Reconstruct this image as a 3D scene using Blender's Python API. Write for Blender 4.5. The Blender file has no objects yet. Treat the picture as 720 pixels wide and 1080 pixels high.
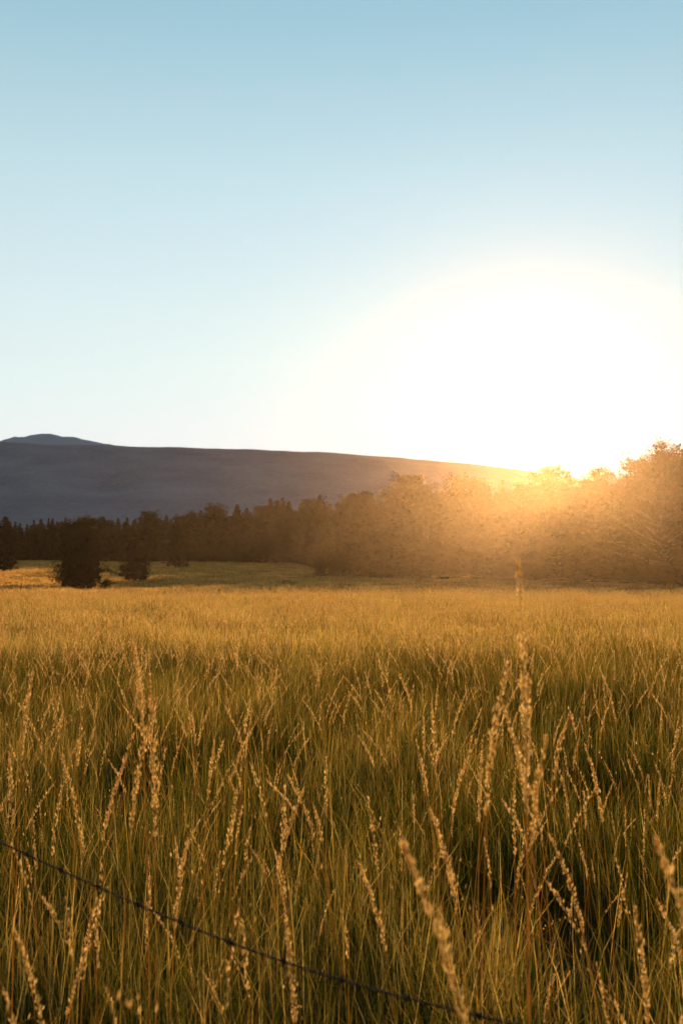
import bpy, math, numpy as np
from mathutils import Vector
R = np.random.RandomState
scene = bpy.context.scene
EYE = 1.5
SUN_EL, SUN_AZ = math.radians(7.7), math.radians(11.0)

# ------------------------------------------------------------ helpers
def link(o): scene.collection.objects.link(o); return o

def mesh_np(name, V, loops, starts, totals, mat, attrs=None, smooth=False):
    me = bpy.data.meshes.new(name)
    V = np.asarray(V, dtype=np.float32)
    me.vertices.add(len(V)); me.vertices.foreach_set("co", V.ravel())
    me.loops.add(len(loops)); me.loops.foreach_set("vertex_index", np.asarray(loops, dtype=np.int32))
    me.polygons.add(len(starts))
    me.polygons.foreach_set("loop_start", np.asarray(starts, dtype=np.int32))
    if smooth: me.polygons.foreach_set("use_smooth", np.ones(len(starts), dtype=bool))
    for k, v in (attrs or {}).items():
        a = me.attributes.new(k, 'FLOAT', 'POINT'); a.data.foreach_set("value", np.asarray(v, dtype=np.float32))
    me.update(calc_edges=True); me.validate()
    if mat: me.materials.append(mat)
    return me

class Geo:
    def __init__(s): s.V=[]; s.F3=[]; s.F4=[]; s.T=[]; s.Rn=[]; s.n=0
    def add(s, V, F4=None, F3=None, t=None, r=None):
        V=np.asarray(V,dtype=np.float32).reshape(-1,3)
        s.V.append(V)
        if F4 is not None and len(F4): s.F4.append(np.asarray(F4).reshape(-1,4)+s.n)
        if F3 is not None and len(F3): s.F3.append(np.asarray(F3).reshape(-1,3)+s.n)
        s.T.append(np.zeros(len(V)) if t is None else np.broadcast_to(t,(len(V),)))
        s.Rn.append(np.zeros(len(V)) if r is None else np.broadcast_to(r,(len(V),)))
        s.n+=len(V)
    def mesh(s,name,mat,smooth=False):
        V=np.concatenate(s.V)
        f4=np.concatenate(s.F4) if s.F4 else np.zeros((0,4),int)
        f3=np.concatenate(s.F3) if s.F3 else np.zeros((0,3),int)
        loops=np.concatenate([f4.ravel(),f3.ravel()])
        starts=np.concatenate([np.arange(len(f4))*4, len(f4)*4+np.arange(len(f3))*3])
        return mesh_np(name,V,loops,starts,None,mat,{"t":np.concatenate(s.T),"rnd":np.concatenate(s.Rn)},smooth)

def tube(g, pts, rad, sides=5, t=0, r=0):
    pts=np.asarray(pts,float); n=len(pts); rad=np.broadcast_to(rad,(n,))
    tan=np.gradient(pts,axis=0); tan/=np.linalg.norm(tan,axis=1)[:,None]+1e-9
    up=np.array([0,0,1.0]) if abs(tan[0][2])<.9 else np.array([1.0,0,0])
    V=[]
    for i in range(n):
        a=np.cross(tan[i],up); a/=np.linalg.norm(a)+1e-9; b=np.cross(tan[i],a)
        for k in range(sides):
            th=2*math.pi*k/sides
            V.append(pts[i]+rad[i]*(math.cos(th)*a+math.sin(th)*b))
    F=[]
    for i in range(n-1):
        for k in range(sides):
            k2=(k+1)%sides
            F.append((i*sides+k,i*sides+k2,(i+1)*sides+k2,(i+1)*sides+k))
    g.add(V,F4=F,t=t,r=r)

# ------------------------------------------------------------ materials
def new_mat(name):
    m=bpy.data.materials.new(name); m.use_nodes=True; nt=m.node_tree; nt.nodes.clear(); return m,nt
def N(nt,t,**k):
    n=nt.nodes.new(t)
    for a,b in k.items(): setattr(n,a,b)
    return n
def ramp(nt,stops):
    n=N(nt,'ShaderNodeValToRGB'); cr=n.color_ramp
    while len(cr.elements)<len(stops): cr.elements.new(.5)
    for e,(p,c) in zip(cr.elements,stops): e.position=p; e.color=(*c,1)
    return n
def math_n(nt,op,a,b=None):
    n=N(nt,'ShaderNodeMath',operation=op)
    for i,v in enumerate((a,b)):
        if v is None: continue
        if isinstance(v,(int,float)): n.inputs[i].default_value=v
        else: nt.links.new(v,n.inputs[i])
    return n.outputs[0]

def leafy_material(name, stops, trans, tcol_gain, nscale, namp, t_amp):
    m,nt=new_mat(name); L=nt.links
    at=N(nt,'ShaderNodeAttribute',attribute_name='t'); ar=N(nt,'ShaderNodeAttribute',attribute_name='rnd')
    geo=N(nt,'ShaderNodeNewGeometry')
    no=N(nt,'ShaderNodeTexNoise'); no.inputs['Scale'].default_value=nscale; no.inputs['Detail'].default_value=3
    L.new(geo.outputs['Position'],no.inputs['Vector'])
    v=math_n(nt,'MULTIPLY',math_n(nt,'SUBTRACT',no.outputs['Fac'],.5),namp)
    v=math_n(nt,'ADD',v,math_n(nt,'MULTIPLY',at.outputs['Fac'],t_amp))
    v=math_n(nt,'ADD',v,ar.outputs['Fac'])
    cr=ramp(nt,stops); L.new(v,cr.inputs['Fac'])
    d=N(nt,'ShaderNodeBsdfDiffuse')
    L.new(cr.outputs['Color'],d.inputs['Color'])
    tr=N(nt,'ShaderNodeBsdfTranslucent')
    g=N(nt,'ShaderNodeMix',data_type='RGBA',blend_type='MULTIPLY'); g.inputs[0].default_value=1
    L.new(cr.outputs['Color'],g.inputs[6]); g.inputs[7].default_value=(*tcol_gain,1)
    L.new(g.outputs[2],tr.inputs['Color'])
    mx=N(nt,'ShaderNodeMixShader'); mx.inputs[0].default_value=trans
    L.new(d.outputs[0],mx.inputs[1]); L.new(tr.outputs[0],mx.inputs[2])
    o=N(nt,'ShaderNodeOutputMaterial'); L.new(mx.outputs[0],o.inputs[0])
    return m

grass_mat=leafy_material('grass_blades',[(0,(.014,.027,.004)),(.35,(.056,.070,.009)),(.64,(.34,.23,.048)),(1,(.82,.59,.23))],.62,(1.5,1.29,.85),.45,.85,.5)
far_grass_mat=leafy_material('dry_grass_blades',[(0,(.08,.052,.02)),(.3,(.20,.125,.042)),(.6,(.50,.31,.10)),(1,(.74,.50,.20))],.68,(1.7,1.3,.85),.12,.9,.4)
seed_mat=leafy_material('seed_heads',[(0,(.34,.22,.08)),(.6,(.58,.41,.16)),(1,(.84,.65,.36))],.68,(1.5,1.27,1.0),2,.3,.1)
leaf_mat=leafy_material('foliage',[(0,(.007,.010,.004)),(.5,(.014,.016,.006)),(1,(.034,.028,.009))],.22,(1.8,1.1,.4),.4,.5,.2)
hazed_leaf_mat=leafy_material('hazed_forest_foliage',[(0,(.024,.023,.012)),(.5,(.056,.048,.022)),(1,(.10,.078,.030))],.25,(1.5,1.1,.5),.12,.9,.3)  # lighter foliage copy, distance haze put into the leaf colour
m,nt=new_mat('bark')
no=N(nt,'ShaderNodeTexNoise'); no.inputs['Scale'].default_value=6; cr=ramp(nt,[(.3,(.030,.022,.016)),(.7,(.075,.05,.035))])
b=N(nt,'ShaderNodeBsdfPrincipled'); b.inputs['Roughness'].default_value=.9; b.inputs['Specular IOR Level'].default_value=.1
nt.links.new(no.outputs[0],cr.inputs[0]); nt.links.new(cr.outputs[0],b.inputs['Base Color'])
o=N(nt,'ShaderNodeOutputMaterial'); nt.links.new(b.outputs[0],o.inputs[0]); bark=m

def ground_like(name,stops,scale,bump,detail=8):
    m,nt=new_mat(name); L=nt.links
    geo=N(nt,'ShaderNodeNewGeometry')
    a=N(nt,'ShaderNodeTexNoise'); a.inputs['Scale'].default_value=scale; a.inputs['Detail'].default_value=detail
    c=N(nt,'ShaderNodeTexNoise'); c.inputs['Scale'].default_value=scale*14; c.inputs['Detail'].default_value=6
    L.new(geo.outputs['Position'],a.inputs['Vector']); L.new(geo.outputs['Position'],c.inputs['Vector'])
    v=math_n(nt,'ADD',math_n(nt,'MULTIPLY',a.outputs[0],.6),math_n(nt,'MULTIPLY',c.outputs[0],.4))
    cr=ramp(nt,stops); L.new(v,cr.inputs[0])
    b=N(nt,'ShaderNodeBsdfDiffuse')
    L.new(cr.outputs[0],b.inputs['Color'])
    bp=N(nt,'ShaderNodeBump'); bp.inputs['Strength'].default_value=.8; bp.inputs['Distance'].default_value=bump
    L.new(v,bp.inputs['Height']); L.new(bp.outputs[0],b.inputs['Normal'])
    o=N(nt,'ShaderNodeOutputMaterial'); L.new(b.outputs[0],o.inputs[0]); return m
ground_mat=ground_like('meadow_soil',[(.3,(.035,.028,.010)),(.5,(.075,.055,.02)),(.7,(.15,.10,.04))],.12,.15)
hill_mat=ground_like('hazed_hill_forest',[(.35,(.25,.225,.24)),(.5,(.31,.275,.29)),(.65,(.36,.325,.33))],.006,10)  # pale lilac base colour carries the haze of distance
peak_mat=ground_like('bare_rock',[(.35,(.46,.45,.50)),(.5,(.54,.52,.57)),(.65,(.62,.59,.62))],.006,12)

# ------------------------------------------------------------ terrain
def sm(a,b,x): t=np.clip((x-a)/(b-a),0,1); return t*t*(3-2*t)
yl=np.linspace(-50,7000,7051)
def prof(xs,zs):
    z=np.interp(yl,xs,zs); k=np.hanning(31); k/=k.sum()
    return np.convolve(np.pad(z,15,'edge'),k,'valid')
PL=prof([-50,0,35,60,95,125,180,240,330,450,1000,7000],[0,0,-.25,-.85,-1.15,-.5,.3,.9,1.8,3.0,12,60])
PR=prof([-50,0,35,60,100,160,220,320,1000,7000],[0,0,-.25,-1.05,-1.7,-1.3,0,2.5,12,60])
def H(x,y):
    x=np.asarray(x,float); y=np.asarray(y,float)
    l=np.interp(y,yl,PL); r=np.interp(y,yl,PR); w=sm(-32,8,x)
    n=.10*np.sin(x*.21+1.3)*np.sin(y*.17)+.12*np.sin(x*.07+y*.05)+.04*np.sin(x*.9)*np.sin(y*.8+x*.3)
    return l*(1-w)+r*w+n*sm(2,12,y)

def grid(name,xs,ys,zf,mat):
    X,Y=np.meshgrid(xs,ys); Z=zf(X,Y); V=np.stack([X,Y,Z],-1).reshape(-1,3)
    nx,ny=len(xs),len(ys); i=np.arange(nx-1)[None,:]+nx*np.arange(ny-1)[:,None]; i=i.ravel()
    F=np.stack([i,i+1,i+1+nx,i+nx],-1)
    me=mesh_np(name,V,F.ravel(),np.arange(len(F))*4,None,mat,smooth=True)
    return link(bpy.data.objects.new(name,me))
xs=np.concatenate([-np.geomspace(6000,41,30),np.linspace(-40,40,100),np.geomspace(41,6000,30)])
ys=np.concatenate([np.linspace(-40,0,10),np.linspace(1,60,80),np.linspace(62,330,100),np.geomspace(340,6900,40)])
grid('ground',xs,ys,H,ground_mat)

# mountains
def fbm(x,y,seed,octs=6,base=1/600.):
    rs=R(seed); z=0; a=1; f=base
    for o in range(octs):
        for k in range(3):
            th=rs.uniform(0,math.pi); ph=rs.uniform(0,6.28)
            z=z+a*.4*np.sin((x*math.cos(th)+y*math.sin(th))*f*6.28+ph+1.5*np.sin((y*math.cos(th)-x*math.sin(th))*f*4+ph))
        a*=.5; f*=2.03
    return z
k=.000952
def mtn(name,D,pts,depth,amp,seed,base=1/600.,crest=.4,mat=None):
    px=np.array([p[0] for p in pts]); py=np.array([p[1] for p in pts])
    X0=(px-360)*k*D; Z0=EYE+(593-py)*k*D
    xs=np.concatenate([np.linspace(X0[0],X0[-1],300),np.linspace(-.45*D,.35*D,420)]); xs=np.unique(xs)
    ys=np.concatenate([np.linspace(D-depth,D,60),np.linspace(D+30,D+depth,20)])
    def zf(X,Y):
        top=np.interp(X,X0,Z0); u=1-np.abs(Y-D)/depth
        return top*np.clip(u,0,1)**.8+amp*fbm(X,Y,seed,6,base)*np.clip(u*2,0,1)*(1-(1-crest)*np.clip(u,0,1)**8)-(u<=0)*60
    return grid(name,xs,ys,zf,mat or hill_mat)
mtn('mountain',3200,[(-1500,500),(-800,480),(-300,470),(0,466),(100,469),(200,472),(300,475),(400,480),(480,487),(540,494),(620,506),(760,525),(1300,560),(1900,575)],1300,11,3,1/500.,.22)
mtn('distant_peak',6300,[(-700,520),(-300,490),(-60,472),(-10,468),(6,463),(14,459.5),(24,460),(30,458),(52,457.5),(62,459.5),(76,460),(90,463.5),(110,468),(200,480),(400,520)],900,6,9,1/260.,.7,peak_mat)

# ------------------------------------------------------------ scatter via geometry nodes
def scatter(name,pos,rot,scl,idx,objs):
    col=bpy.data.collections.new(name+'_parts')
    for i,o in enumerate(objs): o.name=f'{name}_part_{i:02d}'; col.objects.link(o)
    me=bpy.data.meshes.new(name); n=len(pos); me.vertices.add(n)
    me.vertices.foreach_set('co',np.asarray(pos,np.float32).ravel())
    a=me.attributes.new('rot','FLOAT_VECTOR','POINT'); a.data.foreach_set('vector',np.asarray(rot,np.float32).ravel())
    a=me.attributes.new('scl','FLOAT_VECTOR','POINT'); a.data.foreach_set('vector',np.asarray(scl,np.float32).ravel())
    a=me.attributes.new('idx','INT','POINT'); a.data.foreach_set('value',np.asarray(idx,np.int32))
    ob=link(bpy.data.objects.new(name,me))
    ng=bpy.data.node_groups.new(name,'GeometryNodeTree')
    ng.interface.new_socket('Geometry',in_out='INPUT',socket_type='NodeSocketGeometry')
    ng.interface.new_socket('Geometry',in_out='OUTPUT',socket_type='NodeSocketGeometry')
    gi=ng.nodes.new('NodeGroupInput'); go=ng.nodes.new('NodeGroupOutput')
    ip=ng.nodes.new('GeometryNodeInstanceOnPoints'); ci=ng.nodes.new('GeometryNodeCollectionInfo')
    ci.inputs['Collection'].default_value=col; ci.inputs['Separate Children'].default_value=True; ci.inputs['Reset Children'].default_value=True
    ip.inputs['Pick Instance'].default_value=True
    def na(nm,dt):
        x=ng.nodes.new('GeometryNodeInputNamedAttribute'); x.data_type=dt; x.inputs['Name'].default_value=nm
        return [o for o in x.outputs if o.enabled and o.name=='Attribute'][0]
    L=ng.links
    L.new(gi.outputs[0],ip.inputs['Points']); L.new(ci.outputs[0],ip.inputs['Instance'])
    L.new(na('rot','FLOAT_VECTOR'),ip.inputs['Rotation']); L.new(na('scl','FLOAT_VECTOR'),ip.inputs['Scale']); L.new(na('idx','INT'),ip.inputs['Instance Index'])
    L.new(ip.outputs[0],go.inputs[0])
    md=ob.modifiers.new('scatter','NODES'); md.node_group=ng
    return ob

# ------------------------------------------------------------ grass
def blades(g,rs,n,rad,h0,h1,w0,w1,lean=.28,mu=.25,bent=.10):
    r=rad*np.sqrt(rs.rand(n)); a=rs.rand(n)*6.283
    bx,by=r*np.cos(a),r*np.sin(a)
    h=h0+(h1-h0)*rs.beta(2,2,n); w=rs.uniform(w0,w1,n)
    fa=rs.rand(n)*6.283; la=rs.rand(n)*6.283; ln=h*lean*rs.rand(n)**1.5*1.6
    bm=rs.rand(n)<bent; ln=np.where(bm,h*rs.uniform(.4,.9,n),ln); w=np.where(bm,w*1.1,w)
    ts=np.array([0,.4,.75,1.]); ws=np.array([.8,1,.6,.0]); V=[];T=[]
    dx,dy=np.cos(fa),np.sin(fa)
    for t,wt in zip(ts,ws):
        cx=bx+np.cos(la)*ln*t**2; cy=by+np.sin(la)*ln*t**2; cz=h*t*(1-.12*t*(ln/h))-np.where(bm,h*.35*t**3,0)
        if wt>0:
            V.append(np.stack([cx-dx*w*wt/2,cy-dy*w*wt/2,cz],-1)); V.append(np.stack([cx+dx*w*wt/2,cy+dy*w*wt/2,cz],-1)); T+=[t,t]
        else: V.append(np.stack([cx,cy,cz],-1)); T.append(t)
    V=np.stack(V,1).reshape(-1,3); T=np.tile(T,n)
    b=np.arange(n)[:,None]*7
    F4=np.concatenate([b+np.array([0,1,3,2]),b+np.array([2,3,5,4])]); F3=b+np.array([4,5,6])
    rn=np.repeat(np.clip(rs.normal(mu,.24,n),0,.9),7)
    g.add(V,F4=F4,F3=F3,t=T,r=rn)

def tuft_objs(prefix,cnt,seed,mat=None,**kw):
    out=[]
    for i in range(cnt):
        g=Geo(); blades(g,R(seed+i),**kw)
        out.append(bpy.data.objects.new(prefix,g.mesh(prefix,mat or grass_mat)))
    return out
def wedge(rs,y0,y1,dens,s=.45,m=3.0):
    A=(y1-y0)*(s*(y0+y1)+2*m); n=int(A*dens)
    Y=[];X=[]
    while len(Y)<n:
        y=rs.uniform(y0,y1); hw=s*y+m
        if rs.rand()<hw/(s*y1+m): Y.append(y); X.append(rs.uniform(-hw,hw))
    return np.array(X),np.array(Y)
def lay(name,rs,X,Y,objs,s0,s1,zs=None,tilt=.08):
    n=len(X); Z=H(X,Y)-.01
    rot=np.stack([rs.normal(0,tilt,n),rs.normal(0,tilt,n),rs.rand(n)*6.283],-1)
    cl=.5+.5*np.sin(X*1.1+2*np.sin(Y*.6))*np.sin(Y*.9+1.7*np.sin(X*.5))
    s=rs.uniform(s0,s1,n); hz=s*(.92+.16*cl)
    if zs is not None: hz=hz*zs
    return scatter(name,np.stack([X,Y,Z],-1),rot,np.stack([s,s,hz],-1),rs.randint(0,len(objs),n),objs)

rs=R(1)
X,Y=wedge(rs,1.2,14,14,.41,1.6)
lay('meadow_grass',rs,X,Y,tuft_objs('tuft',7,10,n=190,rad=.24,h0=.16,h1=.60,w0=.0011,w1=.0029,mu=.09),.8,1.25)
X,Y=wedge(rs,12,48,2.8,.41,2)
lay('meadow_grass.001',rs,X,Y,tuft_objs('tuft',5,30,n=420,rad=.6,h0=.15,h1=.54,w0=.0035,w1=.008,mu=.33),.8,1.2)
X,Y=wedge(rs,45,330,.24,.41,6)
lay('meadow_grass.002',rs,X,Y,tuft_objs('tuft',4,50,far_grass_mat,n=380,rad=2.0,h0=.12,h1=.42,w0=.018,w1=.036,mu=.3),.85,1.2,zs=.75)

# seed stalks
def stalk(g,rs,base,h,head,lean,la,hw=.012,sr=.0011,n=110,droop=.15,sz=1.0):
    ts=np.linspace(0,1,12); d=np.array([math.cos(la),math.sin(la),0])
    P=np.array([np.array(base)+d*lean*t**1.8+np.array([0,0,h*t]) for t in ts])
    P+=d[None,:]*(droop*head*np.clip((ts-(1-head/h))/(head/h),0,1)**2)[:,None]
    rad=sr*np.linspace(1.2,.45,12)
    tube(g,P,rad,3,t=.2,r=.2+.3*rs.rand())
    u=rs.rand(n); tt=1-(head/h)*(1-u); c=np.stack([np.interp(tt,ts,P[:,i]) for i in range(3)],-1)
    env=np.clip(np.sin(np.clip(u*.86+.12,0,1)*math.pi),.12,1)**.7*(.55+.45*np.sin(u*rs.uniform(16,26)+rs.rand()*6)**2)
    a=rs.rand(n)*6.283; rr=hw*env*rs.rand(n)**.6
    o=np.stack([np.cos(a)*rr,np.sin(a)*rr,rr*.9],-1)
    c2=c+o
    ax=o*.6/(np.linalg.norm(o,axis=1)[:,None]+1e-5)*.5+np.array([0,0,1.0])+rs.normal(0,.18,(n,3)); ax/=np.linalg.norm(ax,axis=1)[:,None]
    sd=np.cross(ax,rs.normal(0,1,(n,3))); sd/=np.linalg.norm(sd,axis=1)[:,None]
    l=sz*rs.uniform(.006,.013,n)[:,None]; w=sz*rs.uniform(.0010,.0021,n)[:,None]
    V=np.stack([c2-ax*l*.5,c2+sd*w,c2+ax*l*.7,c2-sd*w],1).reshape(-1,3)
    g.add(V,F4=np.arange(n*4).reshape(-1,4),t=.5,r=np.repeat(rs.uniform(.0,.8,n),4))

objs=[]
for i in range(10):
    r_=R(100+i); g=Geo()
    for j in range(2 if i%3 else 1):
        h=r_.uniform(.75,1.0)
        stalk(g,r_,(r_.normal(0,.03),r_.normal(0,.03),0),h,r_.uniform(.12,.22),r_.uniform(.03,.3),r_.rand()*6.283,r_.uniform(.004,.010),.0010,int(r_.uniform(50,100)))
    objs.append(bpy.data.objects.new('stalk',g.mesh('stalk',seed_mat)))
for i in range(5):
    r_=R(160+i); g=Geo(); h=r_.uniform(.7,.95); la=r_.rand()*6.28
    stalk(g,r_,(0,0,0),h,.3,r_.uniform(.3,.6),la,.03,.0009,14,.5)
    objs.append(bpy.data.objects.new('stalk',g.mesh('stalk',seed_mat)))
X,Y=wedge(rs,1.7,10,24,.41,1.5)
lay('seed_grass',rs,X,Y,objs,.5,1.05,tilt=.08)
objs=[]
for i in range(6):
    r_=R(180+i); g=Geo()
    for j in range(10):
        h=r_.uniform(.45,.85)
        stalk(g,r_,(r_.uniform(-.35,.35),r_.uniform(-.35,.35),0),h,r_.uniform(.10,.18),r_.uniform(.03,.25),r_.rand()*6.283,r_.uniform(.005,.010),.0016,28,.2,2.0)
    objs.append(bpy.data.objects.new('clump',g.mesh('clump',seed_mat)))
X,Y=wedge(rs,9.5,46,4.4,.41,2)
lay('seed_grass.001',rs,X,Y,objs,.7,1.05,tilt=.04)

g=Geo(); r_=R(77)
for x,y,z,hd,ln,la,hw in [(.345,1.9,1.50,.33,.03,1.6,.014),(.30,2.0,1.30,.30,.04,0.3,.012),(-.444,2.2,1.36,.24,.05,2.6,.008),
    (-.43,2.3,1.24,.36,.06,2.0,.012),(-.46,2.3,1.18,.30,.05,.5,.010),(.10,1.25,1.16,.24,.16,3.3,.011),(.41,1.25,1.16,.2,.14,3.2,.011),(.37,2.2,1.20,.18,.10,3.0,.008),
    (.22,2.2,.96,.22,.08,2.9,.010),(-.38,2.4,.84,.2,.05,1,.009),(-.786,2.5,1.24,.22,.03,1,.007),(.06,2.3,.82,.2,.1,3.1,.010),(-.12,2.6,.92,.22,.12,.3,.009),
    (-.70,2.6,1.0,.25,.12,2.7,.010),(-.60,2.7,.98,.22,.1,.4,.008),(.66,3,1.05,.2,.1,.2,.008),(.80,3.2,.92,.24,.06,2.7,.009),(-.1,2.0,.80,.2,.04,2.2,.010),(.40,2.9,.98,.22,.06,1.2,.008),
    (-.28,3.1,1.02,.2,.2,.2,.006),(.52,2.4,.85,.22,.12,2.8,.010),(-.95,2.9,.95,.2,.05,2.2,.010),(.56,1.9,.85,.2,.05,1.8,.010),(-.62,2.0,.78,.2,.08,3.4,.010),
    (.352,1.92,1.28,.26,.02,1.2,.012),(.365,1.9,1.17,.2,.03,.2,.009)]:
    bx=x-math.cos(la)*ln; by=y-math.sin(la)*ln
    stalk(g,r_,(bx,by,0),z,hd,ln,la,hw,.0014,int(270*hd/.25),.12,.9)
for i in range(110):
    y=r_.uniform(2.6,8); x=r_.uniform(-.42*y-.4,.42*y+.4); h=r_.uniform(.82,1.12)
    stalk(g,r_,(x,y,float(H(x,y))),h,r_.uniform(.12,.24),r_.uniform(.03,.22),r_.rand()*6.283,r_.uniform(.004,.010),.0012,120,.2)
link(bpy.data.objects.new('tall_seed_grass',g.mesh('tall_seed_grass',seed_mat)))

# ------------------------------------------------------------ trees
def make_tree(name,seed,h,rad,kind='pine',cb=.12,nb=70,leaf=.16,per=14,density=1.0,core=0):
    rs=R(seed); gt=Geo(); gl=Geo()
    ts=np.linspace(0,1,9); bend=rs.normal(0,.02*h,2)
    P=np.stack([bend[0]*np.sin(ts*2.5),bend[1]*np.sin(ts*2.1),ts*h*.97],-1)
    tr=h*.020
    tube(gt,P,tr*(1.05-ts)**.8+.01,8)
    cl=[]; side=rs.uniform(.75,1.2,12)
    def pf(u):
        if kind=='pine': return (1-u)**.75*min(1,.55+u*3)
        if kind=='oval': return max(.1,1-abs((u-.3)/.74)**2)**.5
        return max(.2,(1-abs(2*u-.85)**2.2 if u>.42 else .7+.3*u/.42))
    for i in range(nb):
        u=(i+rs.rand())/nb; z=cb+(1-cb)*u; pr=pf(u)
        az=i*2.4+rs.normal(0,.4)
        Lb=rad*max(pr,.05)*rs.uniform(.6,1.12)*side[int((az%6.283)/6.284*12)]
        el=(.15+.5*u if kind!='round' else .35+.7*u)+rs.normal(0,.12)
        c0=np.array([np.interp(z,ts,P[:,j]) for j in range(3)])
        if kind=='round': c0[2]-=.25*Lb*math.sin(el)
        d=np.array([math.cos(az)*math.cos(el),math.sin(az)*math.cos(el),math.sin(el)])
        s=np.linspace(0,1,5); B=c0+d*Lb*s[:,None]+np.array([0,0,1])*(.12*Lb*(s**2-s))[:,None]
        tube(gt,B,np.linspace(tr*.35,tr*.06,5)*(1.1-u*.6),4)
        nc=max(2,int(2+Lb/rad*6))
        for q in range(nc):
            sq=.25+.8*(q+rs.rand())/nc
            cs=rs.uniform(.12,.24)*rad*(max(.35,min(1,pr*1.6)) if kind=='pine' else 1)
            cl.append((c0+d*Lb*sq+rs.normal(0,.07*rad,3)*np.array([1,1,.6])*(min(1,pr*1.5) if kind=='pine' else 1),cs,rs.rand()))
    C=np.array([c[0] for c in cl]); S=np.array([c[1] for c in cl]); Q=np.array([c[2] for c in cl])
    n=int(len(C)*per*density); id=rs.randint(0,len(C),n)
    o=rs.normal(0,1,(n,3)); o/=np.linalg.norm(o,axis=1)[:,None]; o*=(rs.rand(n)**.5)[:,None]*np.array([1,1,.6])
    c=C[id]+o*S[id][:,None]
    a=rs.normal(0,1,(n,3))+o*1.0; a/=np.linalg.norm(a,axis=1)[:,None]; b=np.cross(a,rs.normal(0,1,(n,3))); b/=np.linalg.norm(b,axis=1)[:,None]
    l=(leaf*rs.uniform(.6,1.4,n))[:,None]; w=l*rs.uniform(.25,.55,n)[:,None]
    V=np.stack([c-a*l*.5,c+b*w*.5,c+a*l*.5,c-b*w*.5],1).reshape(-1,3)
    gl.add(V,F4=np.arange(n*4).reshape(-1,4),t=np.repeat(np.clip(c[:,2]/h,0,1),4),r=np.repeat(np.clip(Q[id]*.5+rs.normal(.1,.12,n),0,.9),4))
    if core:   # large dark cards added near the trunk to block sun and sky gaps
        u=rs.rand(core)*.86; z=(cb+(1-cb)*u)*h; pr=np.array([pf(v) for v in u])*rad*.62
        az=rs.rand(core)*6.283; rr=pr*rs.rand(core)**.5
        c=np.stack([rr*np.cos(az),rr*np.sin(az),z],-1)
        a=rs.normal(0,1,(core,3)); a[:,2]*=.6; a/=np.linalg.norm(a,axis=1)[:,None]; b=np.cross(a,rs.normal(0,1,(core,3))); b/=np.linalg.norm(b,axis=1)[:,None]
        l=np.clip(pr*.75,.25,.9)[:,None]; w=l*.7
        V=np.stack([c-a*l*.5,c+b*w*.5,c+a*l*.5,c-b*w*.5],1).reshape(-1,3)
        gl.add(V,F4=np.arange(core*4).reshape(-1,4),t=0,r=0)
    return gt,gl
def tree_single(name,x,y,h,rad,seed,**kw):
    gt,gl=make_tree(name,seed,h,rad,**kw)
    e=link(bpy.data.objects.new(name,None)); e.location=(x,y,float(H(x,y))-.05)
    for nm,g_,mt in (('trunk',gt,bark),('crown',gl,leaf_mat)):
        o=link(bpy.data.objects.new(nm,g_.mesh(nm,mt))); o.parent=e
    return e
def tree_joined(seed,h,rad,mat,**kw):
    gt,gl=make_tree('t',seed,h,rad,**kw)
    off=gt.n; f=Geo(); f.V=gt.V+gl.V; f.T=gt.T+gl.T; f.Rn=gt.Rn+gl.Rn; f.F4=gt.F4+[a+off for a in gl.F4]; f.n=gt.n+gl.n
    nb=sum(len(a) for a in gt.F4); me=f.mesh('tree',mat); me.materials.append(bark)
    mi=np.zeros(len(me.polygons),np.int32); mi[:nb]=1; me.polygons.foreach_set('material_index',mi)
    return bpy.data.objects.new('tree',me)

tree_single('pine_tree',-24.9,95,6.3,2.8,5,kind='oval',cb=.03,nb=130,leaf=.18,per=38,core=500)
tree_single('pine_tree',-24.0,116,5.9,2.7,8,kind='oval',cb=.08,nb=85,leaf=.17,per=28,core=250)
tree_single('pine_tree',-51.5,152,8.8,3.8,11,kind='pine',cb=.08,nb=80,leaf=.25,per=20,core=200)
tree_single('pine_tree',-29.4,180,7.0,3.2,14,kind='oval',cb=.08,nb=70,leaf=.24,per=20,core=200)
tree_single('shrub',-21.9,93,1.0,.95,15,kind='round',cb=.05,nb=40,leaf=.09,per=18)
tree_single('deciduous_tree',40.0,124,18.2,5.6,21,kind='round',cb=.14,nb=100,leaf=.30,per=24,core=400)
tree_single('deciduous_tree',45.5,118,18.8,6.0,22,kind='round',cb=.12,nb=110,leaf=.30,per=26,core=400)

fo=[]
for mt in (hazed_leaf_mat,leaf_mat):
    fo+=[tree_joined(200+i,10,2.3+.25*(i%3),mt,kind='pine',cb=.05,nb=95,leaf=.26,per=19,core=420) for i in range(4)]
    fo+=[tree_joined(300+i,10,2.7+.3*i,mt,kind='oval',cb=.05,nb=95,leaf=.27,per=24,core=520) for i in range(4)]
edge=[(-500,330,548),(0,320,549),(120,312,547),(200,300,541),(240,285,534),(300,255,527),(350,225,525),(400,198,523),(450,180,517),(520,166,515),(600,156,511),(640,146,504),(700,128,488),(800,118,470),(1000,112,455),(1300,108,450)]
ex=np.array([e[0] for e in edge]); ed=np.array([e[1] for e in edge],float); et=np.array([e[2] for e in edge],float)
P=[];S=[];I=[]; rs=R(5)
def kindof(q,i): return i+(8 if rs.rand()<np.clip((q-240)/200,0,1) else 0)  # painted-haze foliage to the left, dark foliage towards the right
px=-480.
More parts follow.
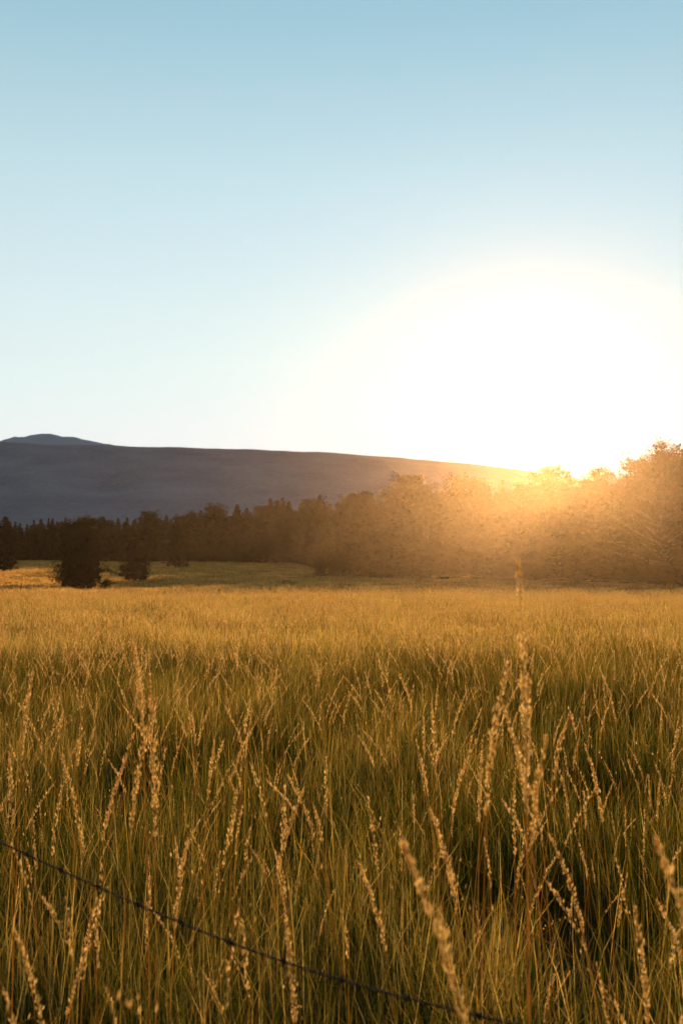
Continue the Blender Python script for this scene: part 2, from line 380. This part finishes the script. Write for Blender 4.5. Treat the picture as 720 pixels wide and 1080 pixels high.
while px<1280:
    d=np.interp(px,ex,ed); step=2.8/(k*d)*(1 if d<200 else 1.25)
    for row in range(6 if px<400 else 8):
        q=px+rs.uniform(-.6,.6)*step; D=np.interp(q,ex,ed)+row*5.5+rs.uniform(-2.5,2.5)
        x=(q-360)*k*D; z=float(H(x,D)); top=EYE+(593-np.interp(q,ex,et))*k*D
        if q<400: h=(top-z)*rs.choice([rs.uniform(.8,.94),rs.uniform(.92,1.08)])
        else: h=(top-z)*rs.choice([rs.uniform(.72,.9),rs.uniform(.82,.98),rs.uniform(1.0,1.2)],p=[.4,.42,.18])
        if row==0: h*=rs.uniform(.5,.9)
        P.append((x,D,z-.1)); s=h/10; pp=.8 if q<420 else .45
        S.append((s*rs.uniform(.85,1.25),s*rs.uniform(.85,1.25),s)); I.append(kindof(q,rs.randint(0,4) if rs.rand()<pp else rs.randint(4,8)))
    px+=step*1.0
for i in range(80):
    q=rs.uniform(325,760); D=np.interp(q,ex,ed)-rs.uniform(3,22)*(1 if q<470 else .5); x=(q-360)*k*D; h=rs.uniform(2.2,6.5)*(1 if q<620 else .8)
    P.append((x,D,float(H(x,D))-.1)); S.append((h/7,h/7,h/10)); I.append(kindof(q,rs.randint(4,8)))
for q,D,h in [(338,158,3.2),(352,160,4.0),(372,162,6.6),(383,160,5.0),(405,158,5.6),(418,156,6.4),(432,157,5.4),(448,155,4.6),(396,154,3.4),(466,152,3.8)]:
    x=(q-360)*k*D; P.append((x,D,float(H(x,D))-.1)); S.append((h/6.5,h/6.5,h/10)); I.append(rs.randint(12,16))
for q in np.arange(-450,1250,7.):
    D=np.interp(q,ex,ed)+rs.uniform(5,30); x=(q-360)*k*D; h=rs.uniform(3,6)
    P.append((x,D,float(H(x,D))-.4)); S.append((h/6,h/6,h/10)); I.append(kindof(q,rs.randint(4,8)))
n=len(P)
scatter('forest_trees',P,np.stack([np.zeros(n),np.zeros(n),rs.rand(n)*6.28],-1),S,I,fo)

# ------------------------------------------------------------ barbed wire
m,nt=new_mat('rusty_steel'); L=nt.links
no=N(nt,'ShaderNodeTexNoise'); no.inputs['Scale'].default_value=60; cr=ramp(nt,[(.35,(.03,.017,.010)),(.65,(.08,.042,.025))])
b=N(nt,'ShaderNodeBsdfPrincipled'); b.inputs['Metallic'].default_value=0; b.inputs['Roughness'].default_value=.9; b.inputs['Specular IOR Level'].default_value=.15
L.new(no.outputs[0],cr.inputs[0]); L.new(cr.outputs[0],b.inputs['Base Color']); o=N(nt,'ShaderNodeOutputMaterial'); L.new(b.outputs[0],o.inputs[0]); steel=m
A=np.array([-.765,2.235,.87]); B=np.array([.228,1.40,.85]); D_=(B-A)/np.linalg.norm(B-A); Ltot=np.linalg.norm(B-A)
g=Geo(); side=np.cross(D_,[0,0,1]); side/=np.linalg.norm(side); upv=np.cross(side,D_)
s=np.arange(-2.6,Ltot+1.4,.006)
def wire_c(s): return A+D_*s[:,None]+np.array([0,0,1])*(.03*((s-Ltot/2)/Ltot*2)**2-.012+.004*np.sin(s*5))[:,None]
c=wire_c(s)
for ph in (0,math.pi):
    a=s/.045*2*math.pi*.5+ph
    tube(g,c+.0017*(np.cos(a)[:,None]*side+np.sin(a)[:,None]*upv),.0012,5)
r_=R(3)
for sb in np.arange(-2.5,Ltot+1.3,.125):
    c0=wire_c(np.array([sb]))[0]
    th=np.linspace(0,4.5*math.pi,26); w=c0+D_*(th/th[-1]-.5)[:,None]*.011+.0036*(np.cos(th)[:,None]*side+np.sin(th)[:,None]*upv)
    tube(g,w,.0010,4)
    for q in range(4):
        an=q*math.pi/2+r_.uniform(-.3,.3)+sb*3; dd=math.cos(an)*side+math.sin(an)*upv+D_*r_.uniform(-.4,.4)
        st=c0+D_*(q-1.5)*.003
        tube(g,[st,st+dd*.010,st+dd*.018],[.0011,.0010,.0002],4)
fence=link(bpy.data.objects.new('barbed_wire_fence',None))
o=link(bpy.data.objects.new('wire',g.mesh('wire',steel,True))); o.parent=fence
for j,sp in enumerate((-2.6,Ltot+1.4)):
    g=Geo(); p=A+D_*sp; r_=R(40+j); zz=np.linspace(-.1,1.15,9)
    tube(g,np.stack([p[0]+r_.normal(0,.004,9),p[1]+r_.normal(0,.004,9),zz],-1),.05+r_.normal(0,.002,9),10)
    tube(g,[[p[0],p[1],1.15],[p[0],p[1],1.165]],[.048,.001],10)
    o=link(bpy.data.objects.new(f'post_{j+1}',g.mesh('post',bark,True))); o.parent=fence

# ------------------------------------------------------------ haze (tinted scatter box added for the orange glow in front of the trees)
def haze(name,x0,x1,y0,y1,z0,z1,dens,g_,col):
    V=[(x,y,z) for x in (x0,x1) for y in (y0,y1) for z in (z0,z1)]
    F=[(0,1,3,2),(4,6,7,5),(0,4,5,1),(2,3,7,6),(0,2,6,4),(1,5,7,3)]
    me=bpy.data.meshes.new(name); me.from_pydata(V,[],F); m,nt=new_mat(name)
    v=N(nt,'ShaderNodeVolumeScatter'); v.inputs['Density'].default_value=dens; v.inputs['Anisotropy'].default_value=g_; v.inputs['Color'].default_value=(*col,1)
    o=N(nt,'ShaderNodeOutputMaterial'); nt.links.new(v.outputs[0],o.inputs['Volume']); me.materials.append(m)
    return link(bpy.data.objects.new(name,me))
haze('haze',-120,120,14,104,-6,22,3.7e-4,.905,(1,.64,.37))

# ------------------------------------------------------------ sky + sun
S_=Vector((math.sin(SUN_AZ)*math.cos(SUN_EL),math.cos(SUN_AZ)*math.cos(SUN_EL),math.sin(SUN_EL)))
w=bpy.data.worlds.new('World'); scene.world=w; w.use_nodes=True; nt=w.node_tree; nt.nodes.clear(); L=nt.links
sky=N(nt,'ShaderNodeTexSky',sky_type='NISHITA'); sky.sun_disc=False; sky.sun_elevation=SUN_EL; sky.sun_rotation=SUN_AZ
sky.air_density=1.0; sky.dust_density=0; sky.ozone_density=2
mn=N(nt,'ShaderNodeVectorMath',operation='MINIMUM'); L.new(sky.outputs[0],mn.inputs[0]); mn.inputs[1].default_value=(4.0,4.2,4.4)
bg=N(nt,'ShaderNodeBackground'); bg.inputs['Strength'].default_value=.05; L.new(mn.outputs[0],bg.inputs[0])
tc=N(nt,'ShaderNodeTexCoord'); nrm=N(nt,'ShaderNodeVectorMath',operation='NORMALIZE'); L.new(tc.outputs['Generated'],nrm.inputs[0])
sep=N(nt,'ShaderNodeSeparateXYZ'); L.new(nrm.outputs[0],sep.inputs[0])
gr=ramp(nt,[(0,(.72,.68,.62)),(.14,(.70,.72,.69)),(.24,(.64,.715,.68)),(.36,(.51,.655,.655)),(.49,(.32,.52,.575)),(1,(.045,.11,.20))]); L.new(sep.outputs['Z'],gr.inputs[0])
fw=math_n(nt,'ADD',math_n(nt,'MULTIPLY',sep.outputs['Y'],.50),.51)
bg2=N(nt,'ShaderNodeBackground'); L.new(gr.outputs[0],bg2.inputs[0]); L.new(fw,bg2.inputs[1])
dt=N(nt,'ShaderNodeVectorMath',operation='DOT_PRODUCT'); L.new(nrm.outputs[0],dt.inputs[0]); dt.inputs[1].default_value=S_
ang=math_n(nt,'ARCCOSINE',math_n(nt,'MINIMUM',dt.outputs['Value'],.99999))
def aureole(width,strength,col,p):
    e=math_n(nt,'EXPONENT',math_n(nt,'MULTIPLY',math_n(nt,'POWER',math_n(nt,'DIVIDE',ang,width),p),-1.0))
    b_=N(nt,'ShaderNodeBackground'); b_.inputs[0].default_value=(*col,1); L.new(math_n(nt,'MULTIPLY',e,strength),b_.inputs[1]); return b_
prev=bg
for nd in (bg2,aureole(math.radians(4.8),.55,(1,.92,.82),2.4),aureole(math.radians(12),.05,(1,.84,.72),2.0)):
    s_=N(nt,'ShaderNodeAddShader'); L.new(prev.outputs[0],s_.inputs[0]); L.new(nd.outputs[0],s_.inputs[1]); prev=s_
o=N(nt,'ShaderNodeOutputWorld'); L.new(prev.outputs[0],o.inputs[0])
sl=bpy.data.lights.new('sun','SUN'); sl.energy=5; sl.angle=math.radians(.5); sl.color=(1,.70,.35)
so=link(bpy.data.objects.new('sun',sl)); so.rotation_euler=S_.to_track_quat('Z','Y').to_euler(); so.location=(30,150,40)

# ------------------------------------------------------------ camera
cd=bpy.data.cameras.new('camera'); cam=link(bpy.data.objects.new('camera',cd)); scene.camera=cam
cd.sensor_fit='VERTICAL'; cd.sensor_height=36; cd.sensor_width=24; cd.lens=35; cd.clip_start=.05; cd.clip_end=20000
cam.location=(0,0,EYE); cam.rotation_euler=(math.radians(90)+math.atan(53*k),0,0)
cd.dof.use_dof=True; cd.dof.focus_distance=6; cd.dof.aperture_fstop=5
scene.view_settings.view_transform='Standard'; scene.view_settings.look='None'; scene.view_settings.exposure=0
